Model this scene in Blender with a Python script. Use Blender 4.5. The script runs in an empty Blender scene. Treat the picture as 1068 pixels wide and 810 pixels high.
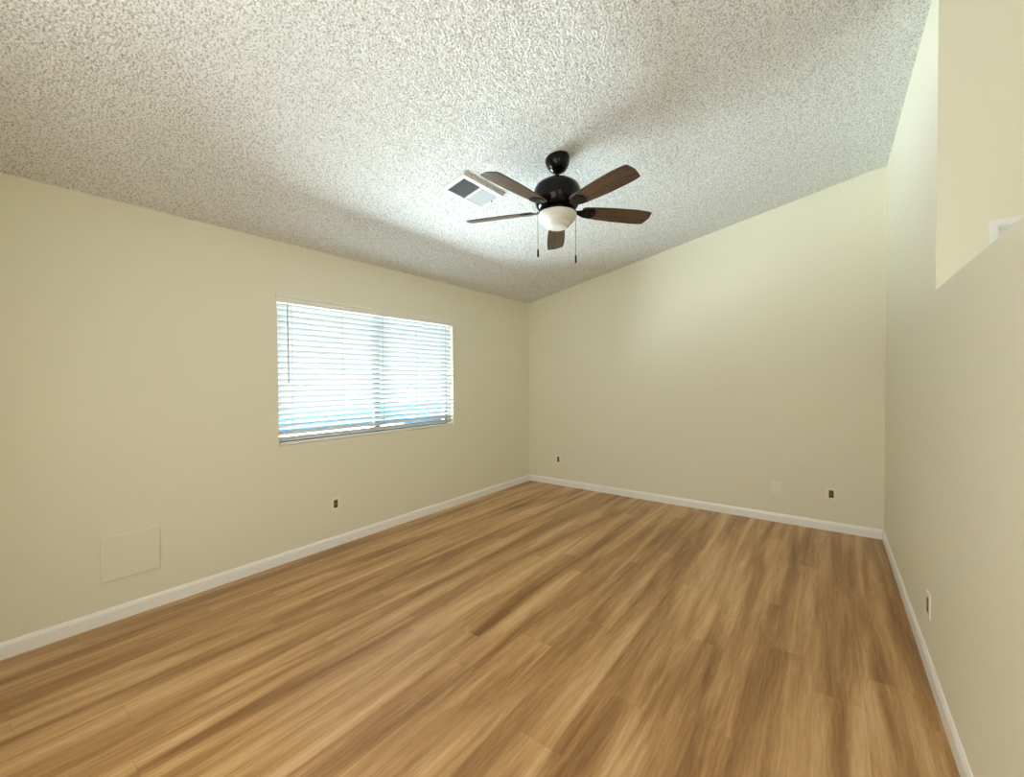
import bpy, bmesh, math, random
from mathutils import Vector, Matrix
random.seed(4)
D = bpy.data
SC = bpy.context.scene
COL = SC.collection
PI = math.pi

# ------------------------------------------------------------------ camera
W = 3.672          # room width (left wall x=0, right wall x=W, back wall y=0)
HL = 2.44          # ceiling height on the window side
S = 0.19618        # ceiling slope
YF = -5.75         # front wall, behind the camera
LZ = 1.7675        # top of the half wall
LY = -2.07         # where the full-height part of the right wall ends
HX = 6.2           # far side of the adjoining hall
TH = 0.13

cam_d = D.cameras.new('camera'); cam = D.objects.new('camera', cam_d); COL.objects.link(cam)
SC.camera = cam
cam_d.sensor_fit = 'HORIZONTAL'; cam_d.sensor_width = 36.0
cam_d.lens = 433.93 / 1068 * 36.0
cam_d.clip_start = 0.02; cam_d.clip_end = 200
yaw, pitch, roll = -0.6517, -0.0179, -0.0078
F = Vector((math.sin(yaw)*math.cos(pitch), math.cos(yaw)*math.cos(pitch), math.sin(pitch)))
R0 = Vector((math.cos(yaw), -math.sin(yaw), 0)); U0 = R0.cross(F)
R = R0*math.cos(roll) + U0*math.sin(roll); U = -R0*math.sin(roll) + U0*math.cos(roll)
cam.matrix_world = Matrix(((R.x, U.x, -F.x, 3.2956), (R.y, U.y, -F.y, -4.7095), (R.z, U.z, -F.z, 1.3739), (0, 0, 0, 1)))

# ------------------------------------------------------------------ view, world, lights
SC.view_settings.view_transform = 'Standard'
SC.view_settings.look = 'None'
SC.view_settings.exposure = 0.0
SC.view_settings.gamma = 1.0
SC.view_settings.use_curve_mapping = False
SC.cycles.use_denoising = True
SC.cycles.max_bounces = 12
SC.cycles.diffuse_bounces = 8
SC.cycles.transparent_max_bounces = 16
SC.cycles.sample_clamp_indirect = 6.0

world = D.worlds.new('sky'); SC.world = world; world.use_nodes = True
bgn = world.node_tree.nodes['Background']
bgn.inputs[0].default_value = (0.86, 0.94, 1.0, 1); bgn.inputs[1].default_value = 1.7


def area(name, loc, target, sx, sy, power, col):
    l = D.lights.new(name, 'AREA'); l.shape = 'RECTANGLE'; l.size = sx; l.size_y = sy
    l.energy = power; l.color = col
    o = D.objects.new(name, l); COL.objects.link(o)
    o.location = loc
    o.rotation_euler = (Vector(target)-Vector(loc)).to_track_quat('-Z', 'Y').to_euler()
    return o


# sunlit paving outside, thrown up through the blind; skylight; added fill lamps in room and hall
area('sunlit_paving_light', (-2.9, -2.37, -0.12), (-2.5, -2.37, 1.5), 6.0, 2.8, 6300, (0.84, 0.93, 1.0))
area('room_fill', (2.3, YF+0.35, 1.5), (3.3, -1.0, 1.1), 2.0, 1.9, 43, (1.0, 0.97, 0.92))  # fill lamp added behind the camera, no window modelled there
area('hall_fill', (5.0, YF+0.06, 1.8), (4.6, -2, 1.6), 1.8, 2.0, 24, (0.98, 1.0, 0.94))  # unseen lamp added to brighten the hall

# ------------------------------------------------------------------ materials
def new_mat(name):
    m = D.materials.new(name); m.use_nodes = True
    nt = m.node_tree
    return m, nt, nt.nodes['Principled BSDF']


def N(nt, kind, **kw):
    n = nt.nodes.new(kind)
    for k, v in kw.items():
        setattr(n, k, v)
    return n


def setin(n, **kw):
    for k, v in kw.items():
        n.inputs[k.replace('_', ' ')].default_value = v


def plain(name, col, rough=0.5, metal=0.0, spec=0.5, bump=0.0, bscale=60.0, var=0.0, coat=0.0):
    m, nt, b = new_mat(name)
    b.inputs['Base Color'].default_value = (*col, 1)
    b.inputs['Roughness'].default_value = rough
    b.inputs['Metallic'].default_value = metal
    b.inputs['Specular IOR Level'].default_value = spec
    b.inputs['Coat Weight'].default_value = coat
    tc = N(nt, 'ShaderNodeTexCoord')
    nz = N(nt, 'ShaderNodeTexNoise'); nz.inputs['Scale'].default_value = bscale
    nz.inputs['Detail'].default_value = 4
    nt.links.new(tc.outputs['Object'], nz.inputs['Vector'])
    if bump:
        bp = N(nt, 'ShaderNodeBump'); bp.inputs['Strength'].default_value = bump
        bp.inputs['Distance'].default_value = 0.002
        nt.links.new(nz.outputs['Fac'], bp.inputs['Height'])
        nt.links.new(bp.outputs[0], b.inputs['Normal'])
    mx = N(nt, 'ShaderNodeMix', data_type='RGBA')
    mx.inputs[6].default_value = (*[c*(1-var) for c in col], 1)
    mx.inputs[7].default_value = (*[min(1, c*(1+var)) for c in col], 1)
    nt.links.new(nz.outputs['Fac'], mx.inputs[0])
    nt.links.new(mx.outputs[2], b.inputs['Base Color'])
    return m


M = {}
M['wall'] = plain('cream_wall_paint', (0.815, 0.795, 0.655), rough=0.55, spec=0.3, bump=0.12, bscale=90, var=0.012)
M['trim'] = plain('white_trim_paint', (0.93, 0.93, 0.91), rough=0.3, spec=0.5, var=0.01)
M['blindwhite'] = plain('white_vinyl', (0.85, 0.84, 0.79), rough=0.35, var=0.01)
M['plate'] = plain('painted_plate', (0.81, 0.78, 0.67), rough=0.4, var=0.01)
M['ivory'] = plain('ivory_plate', (0.87, 0.85, 0.76), rough=0.3, var=0.01)
M['brown'] = plain('brown_receptacle', (0.13, 0.085, 0.025), rough=0.35, var=0.25, bscale=120)
M['slot'] = plain('dark_slot', (0.02, 0.016, 0.01), rough=0.6)
M['bronze'] = plain('dark_bronze', (0.004, 0.0035, 0.003), rough=0.16, spec=0.22, var=0.15)
M['vent'] = plain('white_vent_enamel', (0.84, 0.86, 0.84), rough=0.35, var=0.01)
M['louvre'] = plain('grey_white_louvre', (0.55, 0.60, 0.62), rough=0.4, var=0.01)
M['duct'] = plain('duct_dark', (0.03, 0.04, 0.04), rough=0.8)
M['alum'] = plain('window_aluminium', (0.10, 0.12, 0.13), rough=0.4, metal=0.3)
M['cord'] = plain('grey_cord', (0.30, 0.31, 0.30), rough=0.6)
M['chain'] = plain('chain_metal', (0.16, 0.15, 0.13), rough=0.4, metal=0.6)
M['paving'] = plain('pale_paving', (0.62, 0.60, 0.56), rough=0.8, bump=0.2, var=0.08)
M['bluewall'] = plain('pale_blue_wall', (0.055, 0.27, 0.50), rough=0.7, var=0.05, bscale=3)


def mat_ceiling():
    m, nt, b = new_mat('popcorn_ceiling')
    b.inputs['Roughness'].default_value = 0.9
    b.inputs['Specular IOR Level'].default_value = 0.1
    b.inputs['Base Color'].default_value = (0.86, 0.875, 0.86, 1)
    tc = N(nt, 'ShaderNodeTexCoord')
    n = N(nt, 'ShaderNodeTexNoise'); n.inputs['Scale'].default_value = 260; n.inputs['Detail'].default_value = 2
    nt.links.new(tc.outputs['Object'], n.inputs['Vector'])
    bp = N(nt, 'ShaderNodeBump'); bp.inputs['Strength'].default_value = 0.6; bp.inputs['Distance'].default_value = 0.006
    nt.links.new(n.outputs['Fac'], bp.inputs['Height']); nt.links.new(bp.outputs[0], b.inputs['Normal'])
    # random grey flecks painted in for the shaded specks between popcorn lumps
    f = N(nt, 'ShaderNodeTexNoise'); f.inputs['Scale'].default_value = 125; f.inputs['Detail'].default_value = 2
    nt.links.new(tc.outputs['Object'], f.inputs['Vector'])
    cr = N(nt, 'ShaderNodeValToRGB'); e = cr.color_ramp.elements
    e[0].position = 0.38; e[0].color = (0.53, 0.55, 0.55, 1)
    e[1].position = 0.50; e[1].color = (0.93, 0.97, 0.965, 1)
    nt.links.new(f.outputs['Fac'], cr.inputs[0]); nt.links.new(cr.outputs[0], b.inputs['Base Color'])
    return m


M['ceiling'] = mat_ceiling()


def mat_floor():
    m, nt, b = new_mat('oak_plank_floor')
    L = nt.links.new
    tc = N(nt, 'ShaderNodeTexCoord'); sp = N(nt, 'ShaderNodeSeparateXYZ'); L(tc.outputs['Object'], sp.inputs[0])

    def mth(op, a, bb=None, c=None):
        n = N(nt, 'ShaderNodeMath', operation=op)
        for i, x in enumerate((a, bb, c)):
            if x is None: continue
            if isinstance(x, (int, float)): n.inputs[i].default_value = x
            else: L(x, n.inputs[i])
        return n.outputs[0]
    PW, PL = 0.18, 1.22
    xs = mth('DIVIDE', sp.outputs[0], PW)
    ix = mth('FLOOR', xs); fx = mth('FRACT', xs)
    wn = N(nt, 'ShaderNodeTexWhiteNoise', noise_dimensions='1D'); L(ix, wn.inputs['W'])
    ys = mth('ADD', mth('DIVIDE', sp.outputs[1], PL), wn.outputs['Value'])
    iy = mth('FLOOR', ys); fy = mth('FRACT', ys)
    cb = N(nt, 'ShaderNodeCombineXYZ'); L(ix, cb.inputs[0]); L(iy, cb.inputs[1])
    wn2 = N(nt, 'ShaderNodeTexWhiteNoise', noise_dimensions='2D'); L(cb.outputs[0], wn2.inputs['Vector'])
    # grain space, shifted from plank to plank
    off = N(nt, 'ShaderNodeVectorMath', operation='SCALE'); L(wn2.outputs['Color'], off.inputs[0]); off.inputs['Scale'].default_value = 37.0
    add = N(nt, 'ShaderNodeVectorMath', operation='ADD'); L(tc.outputs['Object'], add.inputs[0]); L(off.outputs[0], add.inputs[1])

    def noise(sx, sy, det, rough=0.5, dist=0.0, own=True):
        mp = N(nt, 'ShaderNodeMapping'); mp.inputs['Scale'].default_value = (sx, sy, 1)
        L(add.outputs[0] if own else tc.outputs['Object'], mp.inputs[0])
        n = N(nt, 'ShaderNodeTexNoise'); n.inputs['Scale'].default_value = 1.0
        n.inputs['Detail'].default_value = det; n.inputs['Roughness'].default_value = rough; n.inputs['Distortion'].default_value = dist
        L(mp.outputs[0], n.inputs['Vector'])
        return n.outputs['Fac']
    broad = noise(14, 1.1, 2, 0.5, 0.7)
    glob = noise(8, 0.5, 3, 0.5, 0.8, False)
    mid = noise(48, 3.6, 6, 0.7, 2.2)
    fine = noise(260, 14, 4, 0.7, 0.8)
    s = mth('ADD', mth('MULTIPLY', broad, 0.42), mth('MULTIPLY', mid, 0.26))
    s = mth('ADD', s, mth('MULTIPLY', glob, 0.95))
    s = mth('ADD', s, mth('MULTIPLY', fine, 0.15))
    s = mth('ADD', s, mth('MULTIPLY', wn2.outputs['Value'], 0.05))
    # cathedral grain
    mpw = N(nt, 'ShaderNodeMapping'); mpw.inputs['Scale'].default_value = (1.0, 0.16, 1); L(add.outputs[0], mpw.inputs[0])
    wv = N(nt, 'ShaderNodeTexWave', wave_type='BANDS', bands_direction='X'); wv.inputs['Scale'].default_value = 14
    wv.inputs['Distortion'].default_value = 14; wv.inputs['Detail'].default_value = 3; wv.inputs['Detail Scale'].default_value = 1.2
    L(mpw.outputs[0], wv.inputs['Vector'])
    s = mth('ADD', s, mth('MULTIPLY', wv.outputs['Fac'], 0.05))
    mr = N(nt, 'ShaderNodeMapRange'); L(s, mr.inputs[0]); mr.inputs[1].default_value = 0.70; mr.inputs[2].default_value = 1.20
    cr = N(nt, 'ShaderNodeValToRGB'); L(mr.outputs[0], cr.inputs[0])
    e = cr.color_ramp.elements
    e[0].position = 0.0; e[0].color = (0.215, 0.098, 0.027, 1)
    e[1].position = 1.0; e[1].color = (0.71, 0.47, 0.245, 1)
    a = e.new(0.35); a.color = (0.375, 0.196, 0.068, 1)
    a = e.new(0.65); a.color = (0.545, 0.322, 0.137, 1)
    # seams
    ex = mth('MINIMUM', fx, mth('SUBTRACT', 1.0, fx)); ey = mth('MINIMUM', fy, mth('SUBTRACT', 1.0, fy))
    sx = mth('LESS_THAN', ex, 0.006); sy = mth('LESS_THAN', ey, 0.0012)
    seam = mth('MAXIMUM', sx, sy)
    mx = N(nt, 'ShaderNodeMix', data_type='RGBA'); L(mth('MULTIPLY', seam, 0.22), mx.inputs[0]); L(cr.outputs[0], mx.inputs[6])
    mx.inputs[7].default_value = (0.10, 0.05, 0.02, 1)
    L(mx.outputs[2], b.inputs['Base Color'])
    b.inputs['Roughness'].default_value = 0.36; b.inputs['Specular IOR Level'].default_value = 0.5
    bp = N(nt, 'ShaderNodeBump'); bp.inputs['Strength'].default_value = 0.25; bp.inputs['Distance'].default_value = 0.001
    L(mth('SUBTRACT', mid, mth('MULTIPLY', seam, 2.0)), bp.inputs['Height']); L(bp.outputs[0], b.inputs['Normal'])
    return m


M['floor'] = mat_floor()


def mat_blade():
    m, nt, b = new_mat('walnut_blade')
    tc = N(nt, 'ShaderNodeTexCoord'); mp = N(nt, 'ShaderNodeMapping'); mp.inputs['Scale'].default_value = (5, 60, 5)
    n = N(nt, 'ShaderNodeTexNoise'); n.inputs['Detail'].default_value = 5; n.inputs['Distortion'].default_value = 1.0; n.inputs['Scale'].default_value = 1.0
    nt.links.new(tc.outputs['Object'], mp.inputs[0]); nt.links.new(mp.outputs[0], n.inputs['Vector'])
    cr = N(nt, 'ShaderNodeValToRGB'); e = cr.color_ramp.elements
    e[0].position = 0.35; e[0].color = (0.010, 0.004, 0.002, 1); e[1].position = 0.72; e[1].color = (0.10, 0.046, 0.018, 1)
    nt.links.new(n.outputs['Fac'], cr.inputs[0]); nt.links.new(cr.outputs[0], b.inputs['Base Color'])
    b.inputs['Roughness'].default_value = 0.33; b.inputs['Specular IOR Level'].default_value = 0.6
    return m


M['blade'] = mat_blade()


def mat_slat():
    m, nt, b = new_mat('white_slat')
    b.inputs['Base Color'].default_value = (0.73, 0.76, 0.77, 1); b.inputs['Roughness'].default_value = 0.4
    tc = N(nt, 'ShaderNodeTexCoord'); nz = N(nt, 'ShaderNodeTexNoise'); nz.inputs['Scale'].default_value = 20
    nt.links.new(tc.outputs['Object'], nz.inputs['Vector'])
    mr = N(nt, 'ShaderNodeMapRange'); mr.inputs[3].default_value = 0.38; mr.inputs[4].default_value = 0.42
    nt.links.new(nz.outputs['Fac'], mr.inputs[0]); nt.links.new(mr.outputs[0], b.inputs['Roughness'])
    t = N(nt, 'ShaderNodeBsdfTranslucent'); t.inputs[0].default_value = (0.9, 0.93, 0.92, 1)
    mx = N(nt, 'ShaderNodeMixShader'); mx.inputs[0].default_value = 0.10
    nt.links.new(b.outputs[0], mx.inputs[1]); nt.links.new(t.outputs[0], mx.inputs[2])
    nt.links.new(mx.outputs[0], nt.nodes['Material Output'].inputs[0])
    return m


M['slat'] = mat_slat()


def mat_glass():
    m, nt, b = new_mat('window_glass')
    t = N(nt, 'ShaderNodeBsdfTransparent'); t.inputs[0].default_value = (0.93, 0.96, 0.95, 1)
    g = N(nt, 'ShaderNodeBsdfGlossy'); g.inputs['Roughness'].default_value = 0.02
    fr = N(nt, 'ShaderNodeFresnel'); fr.inputs[0].default_value = 1.3
    mx = N(nt, 'ShaderNodeMixShader')
    nt.links.new(fr.outputs[0], mx.inputs[0]); nt.links.new(t.outputs[0], mx.inputs[1]); nt.links.new(g.outputs[0], mx.inputs[2])
    nt.links.new(mx.outputs[0], nt.nodes['Material Output'].inputs[0])
    return m


M['glass'] = mat_glass()


def mat_frost():
    m, nt, b = new_mat('frosted_glass')
    b.inputs['Base Color'].default_value = (0.86, 0.85, 0.80, 1); b.inputs['Roughness'].default_value = 0.28
    tc = N(nt, 'ShaderNodeTexCoord'); nz = N(nt, 'ShaderNodeTexNoise'); nz.inputs['Scale'].default_value = 14
    nt.links.new(tc.outputs['Object'], nz.inputs['Vector'])
    mr = N(nt, 'ShaderNodeMapRange'); mr.inputs[3].default_value = 0.24; mr.inputs[4].default_value = 0.32
    nt.links.new(nz.outputs['Fac'], mr.inputs[0]); nt.links.new(mr.outputs[0], b.inputs['Roughness'])
    t = N(nt, 'ShaderNodeBsdfTranslucent'); t.inputs[0].default_value = (0.9, 0.9, 0.86, 1)
    mx = N(nt, 'ShaderNodeMixShader'); mx.inputs[0].default_value = 0.25
    nt.links.new(b.outputs[0], mx.inputs[1]); nt.links.new(t.outputs[0], mx.inputs[2])
    nt.links.new(mx.outputs[0], nt.nodes['Material Output'].inputs[0])
    return m


M['frost'] = mat_frost()

# ------------------------------------------------------------------ mesh helpers
def box(bm, x0, x1, y0, y1, z0, z1, bev=0.0, mtx=None):
    vs = [bm.verts.new((x, y, z)) for z in (z0, z1) for y in (y0, y1) for x in (x0, x1)]
    fs = [bm.faces.new([vs[i] for i in q]) for q in ((0, 2, 3, 1), (4, 5, 7, 6), (0, 1, 5, 4), (2, 6, 7, 3), (0, 4, 6, 2), (1, 3, 7, 5))]
    if bev:
        es = {e for f in fs for e in f.edges}
        r = bmesh.ops.bevel(bm, geom=list(es), offset=bev, segments=2, affect='EDGES', profile=0.6)
        vs = list({v for f in r['faces'] for v in f.verts} | {v for v in vs if v.is_valid})
    if mtx is not None:
        for v in vs: v.co = mtx @ v.co
    return vs


def prism(bm, pts, axis, a, b):
    """polygon pts extruded along axis from a to b"""
    def P(p, t):
        if axis == 'x': return (t, p[0], p[1])
        if axis == 'y': return (p[0], t, p[1])
        return (p[0], p[1], t)
    A = [bm.verts.new(P(p, a)) for p in pts]; B = [bm.verts.new(P(p, b)) for p in pts]
    bm.faces.new(A); bm.faces.new(B)
    for i in range(len(pts)):
        j = (i+1) % len(pts); bm.faces.new((A[i], A[j], B[j], B[i]))
    return A+B


def lathe(bm, prof, seg=48, mtx=None):
    rings = []
    for r, z in prof:
        if r < 1e-5: rings.append([bm.verts.new((0, 0, z))])
        else: rings.append([bm.verts.new((r*math.cos(2*PI*k/seg), r*math.sin(2*PI*k/seg), z)) for k in range(seg)])
    for a, b in zip(rings, rings[1:]):
        for k in range(seg):
            j = (k+1) % seg
            if len(a) == 1 and len(b) == 1: continue
            if len(a) == 1: bm.faces.new((a[0], b[k], b[j]))
            elif len(b) == 1: bm.faces.new((a[k], a[j], b[0]))
            else: bm.faces.new((a[k], a[j], b[j], b[k]))
    if mtx is not None:
        for rr in rings:
            for v in rr: v.co = mtx @ v.co


def tube(bm, pts, r, seg=8):
    pts = [Vector(p) for p in pts]; rings = []
    for i, p in enumerate(pts):
        d = (pts[min(i+1, len(pts)-1)] - pts[max(i-1, 0)]).normalized()
        a = d.cross(Vector((0, 0, 1)) if abs(d.z) < 0.9 else Vector((1, 0, 0))).normalized(); b = d.cross(a)
        rings.append([bm.verts.new(p + r*(a*math.cos(2*PI*k/seg) + b*math.sin(2*PI*k/seg))) for k in range(seg)])
    for A, B in zip(rings, rings[1:]):
        for k in range(seg):
            bm.faces.new((A[k], A[(k+1) % seg], B[(k+1) % seg], B[k]))
    bm.faces.new(rings[0]); bm.faces.new(rings[-1])


def obj(name, bm, mat, parent=None, smooth=False, label=None):
    bmesh.ops.recalc_face_normals(bm, faces=bm.faces)
    me = D.meshes.new(name); bm.to_mesh(me); bm.free()
    me.materials.append(mat)
    if smooth:
        for p in me.polygons: p.use_smooth = True
        me.set_sharp_from_angle(angle=math.radians(38))
    o = D.objects.new(name, me); COL.objects.link(o)
    if parent is not None: o.parent = parent
    if label: o['label'] = label
    return o


def struct(name, bm, mat, parent=None, smooth=False):
    o = obj(name, bm, mat, parent, smooth)
    if parent is None: o['kind'] = 'structure'
    return o


def thing(name, label, cat, loc=(0, 0, 0), group=None):
    o = D.objects.new(name, None); COL.objects.link(o); o.location = loc
    o.empty_display_size = 0.1
    o['label'] = label; o['category'] = cat
    if group: o['group'] = group
    return o


B = bmesh.new
# ------------------------------------------------------------------ room shell
def ceil_z(x): return HL + S*x


bm = B(); box(bm, -0.2, HX+0.2, YF-0.2, 0.2, -0.12, 0); struct('floor', bm, M['floor'])
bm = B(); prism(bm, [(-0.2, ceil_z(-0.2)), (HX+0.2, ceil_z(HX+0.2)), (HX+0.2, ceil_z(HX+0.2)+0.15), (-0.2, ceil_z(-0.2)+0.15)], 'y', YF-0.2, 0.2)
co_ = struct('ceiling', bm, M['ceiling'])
# sprayed popcorn texture: real lumps hanging from the ceiling slab
import numpy as np


def popcorn(x0, x1, y0, y1, st=0.0040):
    nx, ny = int((x1-x0)/st)+1, int((y1-y0)/st)+1
    rng = np.random.default_rng(7)
    kx = np.fft.fftfreq(nx)[:, None]; ky = np.fft.rfftfreq(ny)[None, :]
    k = np.sqrt(kx*kx+ky*ky)/st                      # cycles per metre
    def band(f0, w):
        n = np.fft.irfft2(np.fft.rfft2(rng.standard_normal((nx, ny)))*np.exp(-((k-f0)/w)**2), s=(nx, ny))
        return n/n.std()
    h = band(78, 38)+0.25*band(20, 12)
    h = 1/(1+np.exp(-3.2*(h+0.45)))                         # lumps with creases between them
    X, Y = np.meshgrid(np.linspace(x0, x1, nx), np.linspace(y0, y1, ny), indexing='ij')
    Z = HL+S*X+0.001-POP*h
    co = np.stack([X, Y, Z], -1).reshape(-1, 3).astype(np.float32)
    idx = np.arange(nx*ny, dtype=np.int32).reshape(nx, ny)
    q = np.stack([idx[:-1, :-1], idx[:-1, 1:], idx[1:, 1:], idx[1:, :-1]], -1).reshape(-1, 4)
    me = D.meshes.new('ceiling_texture')
    me.vertices.add(len(co)); me.vertices.foreach_set('co', co.ravel())
    me.loops.add(q.size); me.loops.foreach_set('vertex_index', q.ravel())
    me.polygons.add(len(q)); me.polygons.foreach_set('loop_start', np.arange(0, q.size, 4, dtype=np.int32))
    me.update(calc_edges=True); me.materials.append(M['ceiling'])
    me.polygons.foreach_set('use_smooth', np.ones(len(q), dtype=bool))
    o = D.objects.new('ceiling_texture', me); COL.objects.link(o); o.parent = co_
    return o


POP = 0.0065
popcorn(0.0, W, -5.0, 0.0)

# left wall with window opening
WY0, WY1, WZ0, WZ1 = -3.288, -1.458, 0.895, 2.035
bm = B()
zt = ceil_z(-0.2)
for (y0, y1, z0, z1) in ((YF-0.2, WY0, 0, zt), (WY1, 0.2, 0, zt), (WY0, WY1, 0, WZ0), (WY0, WY1, WZ1, zt)):
    prism(bm, [(-TH-0.05, z0), (0, z0), (0, HL if z1 == zt else z1), (-TH-0.05, ceil_z(-TH-0.05) if z1 == zt else z1)], 'y', y0, y1)
bmesh.ops.remove_doubles(bm, verts=bm.verts, dist=1e-4)
struct('wall_left', bm, M['wall'])
bm = B(); prism(bm, [(0, 0), (HX, 0), (HX, ceil_z(HX)), (0, HL)], 'y', 0, 0.15); struct('wall_back', bm, M['wall'])
bm = B(); prism(bm, [(0, 0), (HX, 0), (HX, ceil_z(HX)), (0, HL)], 'y', YF-0.15, YF); struct('wall_front', bm, M['wall'])
# right wall: full height next to the back wall, half wall nearer the camera
bm = B()
prism(bm, [(W, 0), (W+TH, 0), (W+TH, ceil_z(W+TH)), (W, ceil_z(W))], 'y', LY, 0)
box(bm, W, W+TH, YF, LY, 0, LZ)
bmesh.ops.remove_doubles(bm, verts=bm.verts, dist=1e-5)
struct('wall_right', bm, M['wall'])
# wall of the adjoining hall, flush with the end of the full-height part
bm = B(); prism(bm, [(W+TH, 0), (HX, 0), (HX, ceil_z(HX)), (W+TH, ceil_z(W+TH))], 'y', LY, LY+TH); struct('wall_hall', bm, M['wall'])
bm = B(); prism(bm, [(HX, 0), (HX+0.15, 0), (HX+0.15, ceil_z(HX+0.15)), (HX, ceil_z(HX))], 'y', YF, 0); struct('wall_hall_side', bm, M['wall'])

# baseboards
BH, BT = 0.084, 0.012
prof = [(0, 0), (BT, 0), (BT, BH-0.022), (BT-0.002, BH-0.014), (BT-0.006, BH-0.004), (BT-0.008, BH), (0, BH)]
bm = B(); prism(bm, prof, 'y', YF, 0); struct('baseboard_left', bm, M['trim'])
bm = B(); prism(bm, [(W-x, z) for x, z in prof], 'y', YF, 0); struct('baseboard_right', bm, M['trim'])
bm = B(); prism(bm, [(-y, z) for y, z in prof], 'x', BT, W-BT); struct('baseboard_back', bm, M['trim'])
bm = B(); prism(bm, [(YF+y, z) for y, z in prof], 'x', BT, W-BT); struct('baseboard_front', bm, M['trim'])

# ------------------------------------------------------------------ window: sliding sashes behind the blind
wr = D.objects.new('window_1', None); COL.objects.link(wr); wr.location = (-0.13, (WY0+WY1)/2, WZ0); wr['kind'] = 'structure'
hw = (WY1-WY0)/2; hh = WZ1-WZ0
bm = B()
box(bm, -0.03, 0.03, -hw, hw, 0, 0.035); box(bm, -0.03, 0.03, -hw, hw, hh-0.035, hh)
box(bm, -0.03, 0.03, -hw, -hw+0.035, 0.035, hh-0.035); box(bm, -0.03, 0.03, hw-0.035, hw, 0.035, hh-0.035)
obj('window_frame', bm, M['alum'], wr)
bm = B(); box(bm, -0.02, 0.02, -0.008, 0.052, 0.035, hh-0.035, 0.003); obj('meeting_rail', bm, M['alum'], wr)
for (y0, y1) in ((-hw+0.035, -0.008), (0.052, hw-0.035)):
    bm = B(); box(bm, -0.003, 0.003, y0, y1, 0.035, hh-0.035); obj('pane', bm, M['glass'], wr)

# ------------------------------------------------------------------ blind
bl = thing('window_blind', 'wide white horizontal slat blind with valance, hanging in the window of the left wall', 'blind', (0, (WY0+WY1)/2, WZ1))
XB = -0.029
ang = math.radians(46)
SWD = 0.050
NS = 24; Z0s, Z1s = -1.092, -0.075
bm = B()
for i in range(NS):
    z = Z1s + (Z0s-Z1s)*i/(NS-1)
    tilt = ang + math.radians(random.uniform(-1.2, 1.2))
    rows = []
    for k in range(7):
        t = k/6-0.5
        crown = 0.0022*(1-4*t*t)
        cx = XB + t*SWD*math.cos(tilt) - crown*math.sin(tilt)
        cz = z + t*SWD*math.sin(tilt) + crown*math.cos(tilt)
        rows.append((cx, cz))
    nrm = (-math.sin(tilt)*0.0028, math.cos(tilt)*0.0028)
    poly = rows + [(a+nrm[0], b+nrm[1]) for a, b in reversed(rows)]
    prism(bm, poly, 'y', -hw+0.008, hw-0.006)
obj('slats', bm, M['slat'], bl, smooth=False)
bm = B(); box(bm, XB-0.026, XB+0.024, -hw+0.010, hw-0.012, -hh+0.003, -hh+0.019, 0.003); obj('bottom_rail', bm, M['blindwhite'], bl)
bm = B(); box(bm, XB-0.030, XB+0.020, -hw+0.004, hw-0.004, -0.05, -0.002, 0.002); obj('headrail', bm, M['blindwhite'], bl)
# valance with a moulded front and short returns
bm = B()
vp = [(-0.006, -0.056), (0.006, -0.056), (0.010, -0.050), (0.010, -0.038), (0.006, -0.034), (0.006, -0.016), (0.013, -0.008), (0.013, 0.006), (-0.006, 0.006)]
prism(bm, [(x+0.004, z) for x, z in vp], 'y', -hw-0.008, hw+0.012)
obj('valance', bm, M['blindwhite'], bl)
for k, yy in enumerate((-hw+0.11, -hw*0.42, 0.02, hw*0.45, hw-0.10)):
    bm = B()
    for dx in (-0.021, 0.021):
        tube(bm, [(XB+dx, yy, -hh+0.026), (XB+dx, yy, -0.05)], 0.0011, 6)
    obj('ladder_cord', bm, M['cord'], bl)
bm = B(); tube(bm, [(-0.012, -3.206-(WY0+WY1)/2, -0.056), (-0.010, -3.206-(WY0+WY1)/2, -0.665)], 0.0042, 8)
obj('tilt_wand', bm, M['cord'], bl, smooth=True, label='thin grey tilt wand')
bm = B()
yc = hw-0.045
tube(bm, [(-0.012, yc, -0.05), (-0.011, yc, -0.62), (-0.011, yc+0.012, -0.66)], 0.0014, 6)
tube(bm, [(-0.012, yc+0.014, -0.05), (-0.011, yc+0.014, -0.62), (-0.011, yc+0.012, -0.66)], 0.0014, 6)
lathe(bm, [(0, 0), (0.004, -0.002), (0.007, -0.03), (0.006, -0.036), (0, -0.038)], 12, Matrix.Translation((-0.011, yc+0.012, -0.657)))
obj('lift_cord', bm, M['blindwhite'], bl, smooth=True)

# ------------------------------------------------------------------ yard outside
bm = B(); box(bm, -9, -0.19, -9, 5, -0.35, -0.25); struct('trim_1', bm, M['paving'])
bm = B(); box(bm, -4.6, -4.4, -4, 6, -0.25, 0.92); bw = bm; bm = B(); box(bm, -4.39, -4.0, -2.5, 1.0, -0.25, 0.50, 0.01); struct('trim_2', bm, M['paving']); bm = bw; o = obj('garden_wall', bm, M['bluewall'])
o['label'] = 'low pale blue garden wall glimpsed outside through the lower slats of the blind'; o['category'] = 'garden wall'

# ------------------------------------------------------------------ wall plates and outlets
def frame_matrix(loc, n):
    """local x = across, y = up, z = out of the wall"""
    n = Vector(n); up = Vector((0, 0, 1)); a = up.cross(n).normalized()
    return Matrix(((a.x, up.x, n.x, loc[0]), (a.y, up.y, n.y, loc[1]), (a.z, up.z, n.z, loc[2]), (0, 0, 0, 1)))


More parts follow.
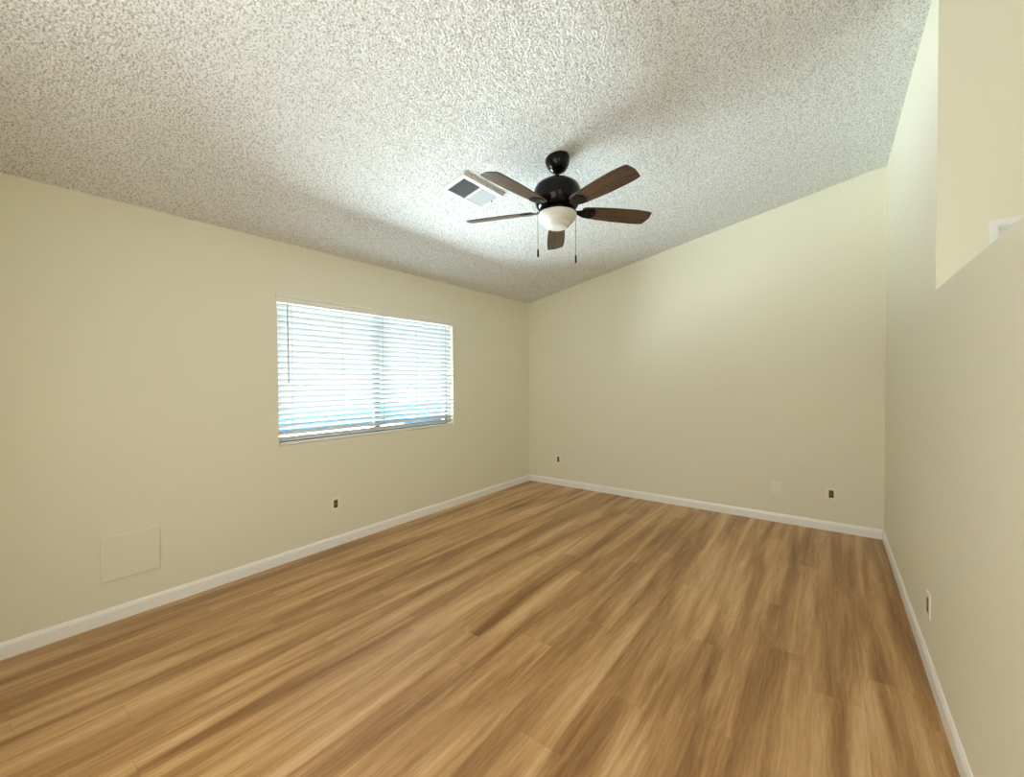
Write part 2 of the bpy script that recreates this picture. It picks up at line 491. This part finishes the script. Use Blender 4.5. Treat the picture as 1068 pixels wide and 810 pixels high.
def outlet(loc, n, label, w=0.078, h=0.116):
    t = thing('electrical_outlet', label, 'outlet', loc, 'brown duplex outlets low on the walls')
    t.matrix_world = frame_matrix(loc, n)
    bm = B(); box(bm, -w/2, w/2, -h/2, h/2, 0, 0.0065, 0.0025); obj('cover_plate', bm, M['ivory'], t)
    bm = B()
    box(bm, -0.0172, 0.0172, -0.033, 0.033, 0.0055, 0.0085, 0.001)
    rc = obj('receptacle', bm, M['brown'], t, label='brown receptacle')
    for s in (-1, 1):
        bm = B()
        for dx in (-0.0065, 0.0065):
            box(bm, dx-0.0012, dx+0.0012, s*0.018-0.001, s*0.018+0.008, 0.0083, 0.0088)
        lathe(bm, [(0, 0.0088), (0.0025, 0.0088), (0.0025, 0.0083)], 10, Matrix.Translation((0, s*0.018-0.007, 0)))
        obj('socket_holes', bm, M['slot'], rc)
    bm = B(); lathe(bm, [(0, 0.0102), (0.002, 0.0099), (0.0032, 0.0085)], 12); obj('screw', bm, M['ivory'], rc)
    return t


outlet((0, -2.849, 0.356), (1, 0, 0), 'brown duplex outlet on the left wall below the blind')
outlet((0.464, 0, 0.340), (0, -1, 0), 'small brown duplex outlet on the back wall near the far left corner', 0.074)
outlet((3.314, 0, 0.334), (0, -1, 0), 'brown duplex outlet on the back wall right of the blank plate')
outlet((W, -2.006, 0.315), (-1, 0, 0), 'outlet on the right wall seen edge-on above the baseboard')

t = thing('blank_plate', 'cream blank cover plate on the back wall left of an outlet', 'wall plate', (2.893, 0, 0.333))
t.matrix_world = frame_matrix((2.893, 0, 0.333), (0, -1, 0))
bm = B(); box(bm, -0.039, 0.039, -0.058, 0.058, 0, 0.0065, 0.0025); obj('plate', bm, M['ivory'], t)
for s in (-1, 1):
    bm = B(); lathe(bm, [(0, 0.0082), (0.002, 0.0080), (0.0032, 0.006)], 12, Matrix.Translation((0, s*0.0415, 0)))
    obj('screw', bm, M['ivory'], t)

bm = B(); m_ = frame_matrix((0, -4.135, 0.368), (1, 0, 0)); box(bm, -0.132, 0.132, -0.126, 0.126, 0, 0.010, 0.0015, m_)
o = obj('access_panel', bm, M['wall'])
o['label'] = 'flat rectangular access panel painted like the left wall, just above the baseboard'; o['category'] = 'access panel'

# ------------------------------------------------------------------ louvred grille on the hall wall
gx0, gx1, gz0, gz1 = 3.830, 4.330, 1.54, 2.035
t = thing('return_grille', 'white louvred grille on the hall wall, its corner peeking above the half wall', 'grille', ((gx0+gx1)/2, LY, gz0))
t.matrix_world = frame_matrix(((gx0+gx1)/2, LY, (gz0+gz1)/2), (0, -1, 0))
a, b_ = (gx1-gx0)/2, (gz1-gz0)/2
bm = B()
for q in ((-a, a, b_-0.026, b_), (-a, a, -b_, -b_+0.026), (-a, -a+0.026, -b_+0.026, b_-0.026), (a-0.026, a, -b_+0.026, b_-0.026)):
    box(bm, q[0], q[1], q[2], q[3], 0, 0.009, 0.002)
obj('grille_frame', bm, M['vent'], t)
bm = B(); z = -b_+0.036
while z < b_-0.03:
    box(bm, -a+0.024, a-0.024, -0.007, 0.007, -0.0006, 0.0006, 0, Matrix.Translation((0, z, 0.0062)) @ Matrix.Rotation(math.radians(-62), 4, 'X'))
    z += 0.0115
obj('louvres', bm, M['vent'], t)
bm = B(); box(bm, -a+0.02, a-0.02, -b_+0.02, b_-0.02, 0.0002, 0.0008); obj('backing', bm, M['vent'], t)

# ------------------------------------------------------------------ ceiling register
vx, vy = 1.318, -2.545
t = thing('ceiling_vent', 'white rectangular air register on the textured ceiling beside the fan', 'vent', (vx, vy, ceil_z(vx)))
sl = math.atan(S)
# local x across slope, y along y, z pointing down out of the ceiling
ax = Vector((math.cos(sl), 0, math.sin(sl))); az = Vector((math.sin(sl), 0, -math.cos(sl))); ay = az.cross(ax)
t.matrix_world = Matrix(((ax.x, ay.x, az.x, vx), (ax.y, ay.y, az.y, vy), (ax.z, ay.z, az.z, ceil_z(vx)-0.006), (0, 0, 0, 1)))
a, b_ = 0.107, 0.203
bm = B()
for q in ((-a, -a+0.028, -b_, b_), (a-0.028, a, -b_, b_), (-a+0.028, a-0.028, -b_, -b_+0.028), (-a+0.028, a-0.028, b_-0.028, b_), (-a+0.028, a-0.028, -0.007, 0.007)):
    box(bm, q[0], q[1], q[2], q[3], -0.004, 0.014, 0.002)
obj('register_frame', bm, M['vent'], t)
bm = B(); box(bm, -a+0.004, a-0.004, -b_+0.004, b_-0.004, 0.0, 0.005); obj('duct_opening', bm, M['duct'], t, label='dark duct opening')
for sgn in (-1, 1):
    bm = B()
    n = 15
    for k in range(n):
        y = sgn*(0.010 + 0.162*(k+0.5)/n)
        box(bm, -a+0.028, a-0.028, -0.0060, 0.0060, -0.0005, 0.0005, 0, Matrix.Translation((0, y, 0.0105)) @ Matrix.Rotation(sgn*math.radians(42), 4, 'X'))
    obj('louvres', bm, M['louvre'], t)
bm = B(); box(bm, 0.02, 0.024, -b_+0.03, -b_+0.036, 0.014, 0.030, 0.001); obj('damper_lever', bm, M['duct'], t)

# ------------------------------------------------------------------ ceiling fan
FX, FY = 1.889, -2.367
FC = ceil_z(FX)
fan = thing('ceiling_fan', 'dark bronze five-blade ceiling fan with white bowl light and pull chains', 'ceiling fan', (FX, FY, FC))
T = lambda z: Matrix.Translation((0, 0, z-FC))
bm = B()
lathe(bm, [(0, 0.0), (0.078, 0.0), (0.080, -0.012), (0.078, -0.03), (0.070, -0.052), (0.055, -0.076), (0.036, -0.092), (0.020, -0.098), (0, -0.098)], 40,
      Matrix.Rotation(-sl, 4, 'Y'))
obj('canopy', bm, M['bronze'], fan, smooth=True)
bm = B(); lathe(bm, [(0, 2.755), (0.0135, 2.755), (0.0135, 2.655), (0, 2.655)], 20, T(0)); obj('downrod', bm, M['bronze'], fan, smooth=True)
bm = B()
lathe(bm, [(0, 2.690), (0.022, 2.690), (0.026, 2.676), (0.040, 2.668), (0.075, 2.663), (0.108, 2.650), (0.136, 2.630), (0.150, 2.604), (0.153, 2.575),
           (0.150, 2.555), (0.150, 2.548), (0.143, 2.525), (0.136, 2.502), (0.122, 2.486), (0.105, 2.478), (0, 2.478)], 56, T(0))
mot = obj('motor_housing', bm, M['bronze'], fan, smooth=True)
bm = B()
lathe(bm, [(0, 2.482), (0.085, 2.482), (0.090, 2.474), (0.118, 2.468), (0.124, 2.458), (0.122, 2.448), (0, 2.448)], 48, T(0))
obj('switch_housing', bm, M['bronze'], fan, smooth=True)
bm = B()
lathe(bm, [(0.122, 2.452), (0.126, 2.442), (0.122, 2.425), (0.110, 2.408), (0.092, 2.397), (0.086, 2.395), (0.083, 2.391), (0.081, 2.384), (0.074, 2.371), (0.056, 2.362), (0.030, 2.358), (0, 2.357)], 56, T(0))
obj('glass_bowl', bm, M['frost'], fan, smooth=True, label='white frosted glass bowl')

PH = 122.4
ZB = 2.478
for i in range(5):
    a = math.radians(PH - 72*i)
    sag, pit = ((-0.033, 13), (0.0, 16), (-0.018, 12), (0.0, 11), (0.018, 14))[i]
    Rz = Matrix.Translation((0, 0, ZB-FC)) @ Matrix.Rotation(a, 4, 'Z')
    tiltm = Rz @ Matrix.Rotation(-sag/0.5, 4, 'Y') @ Matrix.Rotation(math.radians(-pit), 4, 'X')
    bm = B()
    outl = [(0.165, 0.040), (0.19, 0.050), (0.30, 0.060), (0.42, 0.0665), (0.54, 0.068), (0.60, 0.066), (0.630, 0.063), (0.638, 0.060),
            (0.658, 0.0), (0.650, -0.050), (0.643, -0.060), (0.60, -0.065), (0.54, -0.068), (0.42, -0.0665), (0.30, -0.060), (0.19, -0.050), (0.165, -0.040)]
    prism(bm, outl, 'z', -0.003, 0.003)
    bmesh.ops.bevel(bm, geom=[e for e in bm.edges if abs(e.verts[0].co.z-e.verts[1].co.z) < 1e-6], offset=0.0012, segments=1, affect='EDGES')
    bo = obj('blade', bm, M['blade'], fan)
    bo.matrix_local = tiltm
    # blade iron: an arm that fans out under the blade root
    bm = B()
    prism(bm, [(0.085, 0.018), (0.13, 0.016), (0.165, 0.026), (0.20, 0.042), (0.235, 0.046), (0.250, 0.030), (0.262, 0.0), (0.250, -0.030), (0.235, -0.046), (0.20, -0.042), (0.165, -0.026), (0.13, -0.016), (0.085, -0.018)],
          'z', -0.0085, -0.0032)
    for sx, sy in ((0.205, 0.026), (0.205, -0.026), (0.24, 0.0)):
        lathe(bm, [(0, -0.0115), (0.003, -0.011), (0.005, -0.008)], 12, Matrix.Translation((sx, sy, 0)))
    io = obj('blade_iron', bm, M['bronze'], bo)
# pull chains
cr_ = math.cos(yaw); sr_ = -math.sin(yaw)
for s, rr, zb in ((-1, 0.127, 2.176), (1, 0.118, 2.136)):
    px, py = s*rr*cr_, s*rr*sr_
    bm = B(); box(bm, px-0.006, px+0.006, py-0.006, py+0.006, 2.452-FC, 2.466-FC, 0.001)
    tube(bm, [(px, py, 2.455-FC), (px, py, zb+0.05-FC)], 0.0014, 6)
    co = obj('pull_chain', bm, M['chain'], fan)
    bm = B(); lathe(bm, [(0, 0.054), (0.0025, 0.052), (0.0055, 0.044), (0.0062, 0.010), (0.005, 0.002), (0, 0)], 14, Matrix.Translation((px, py, zb-FC)))
    obj('chain_fob', bm, M['bronze'], co, smooth=True)
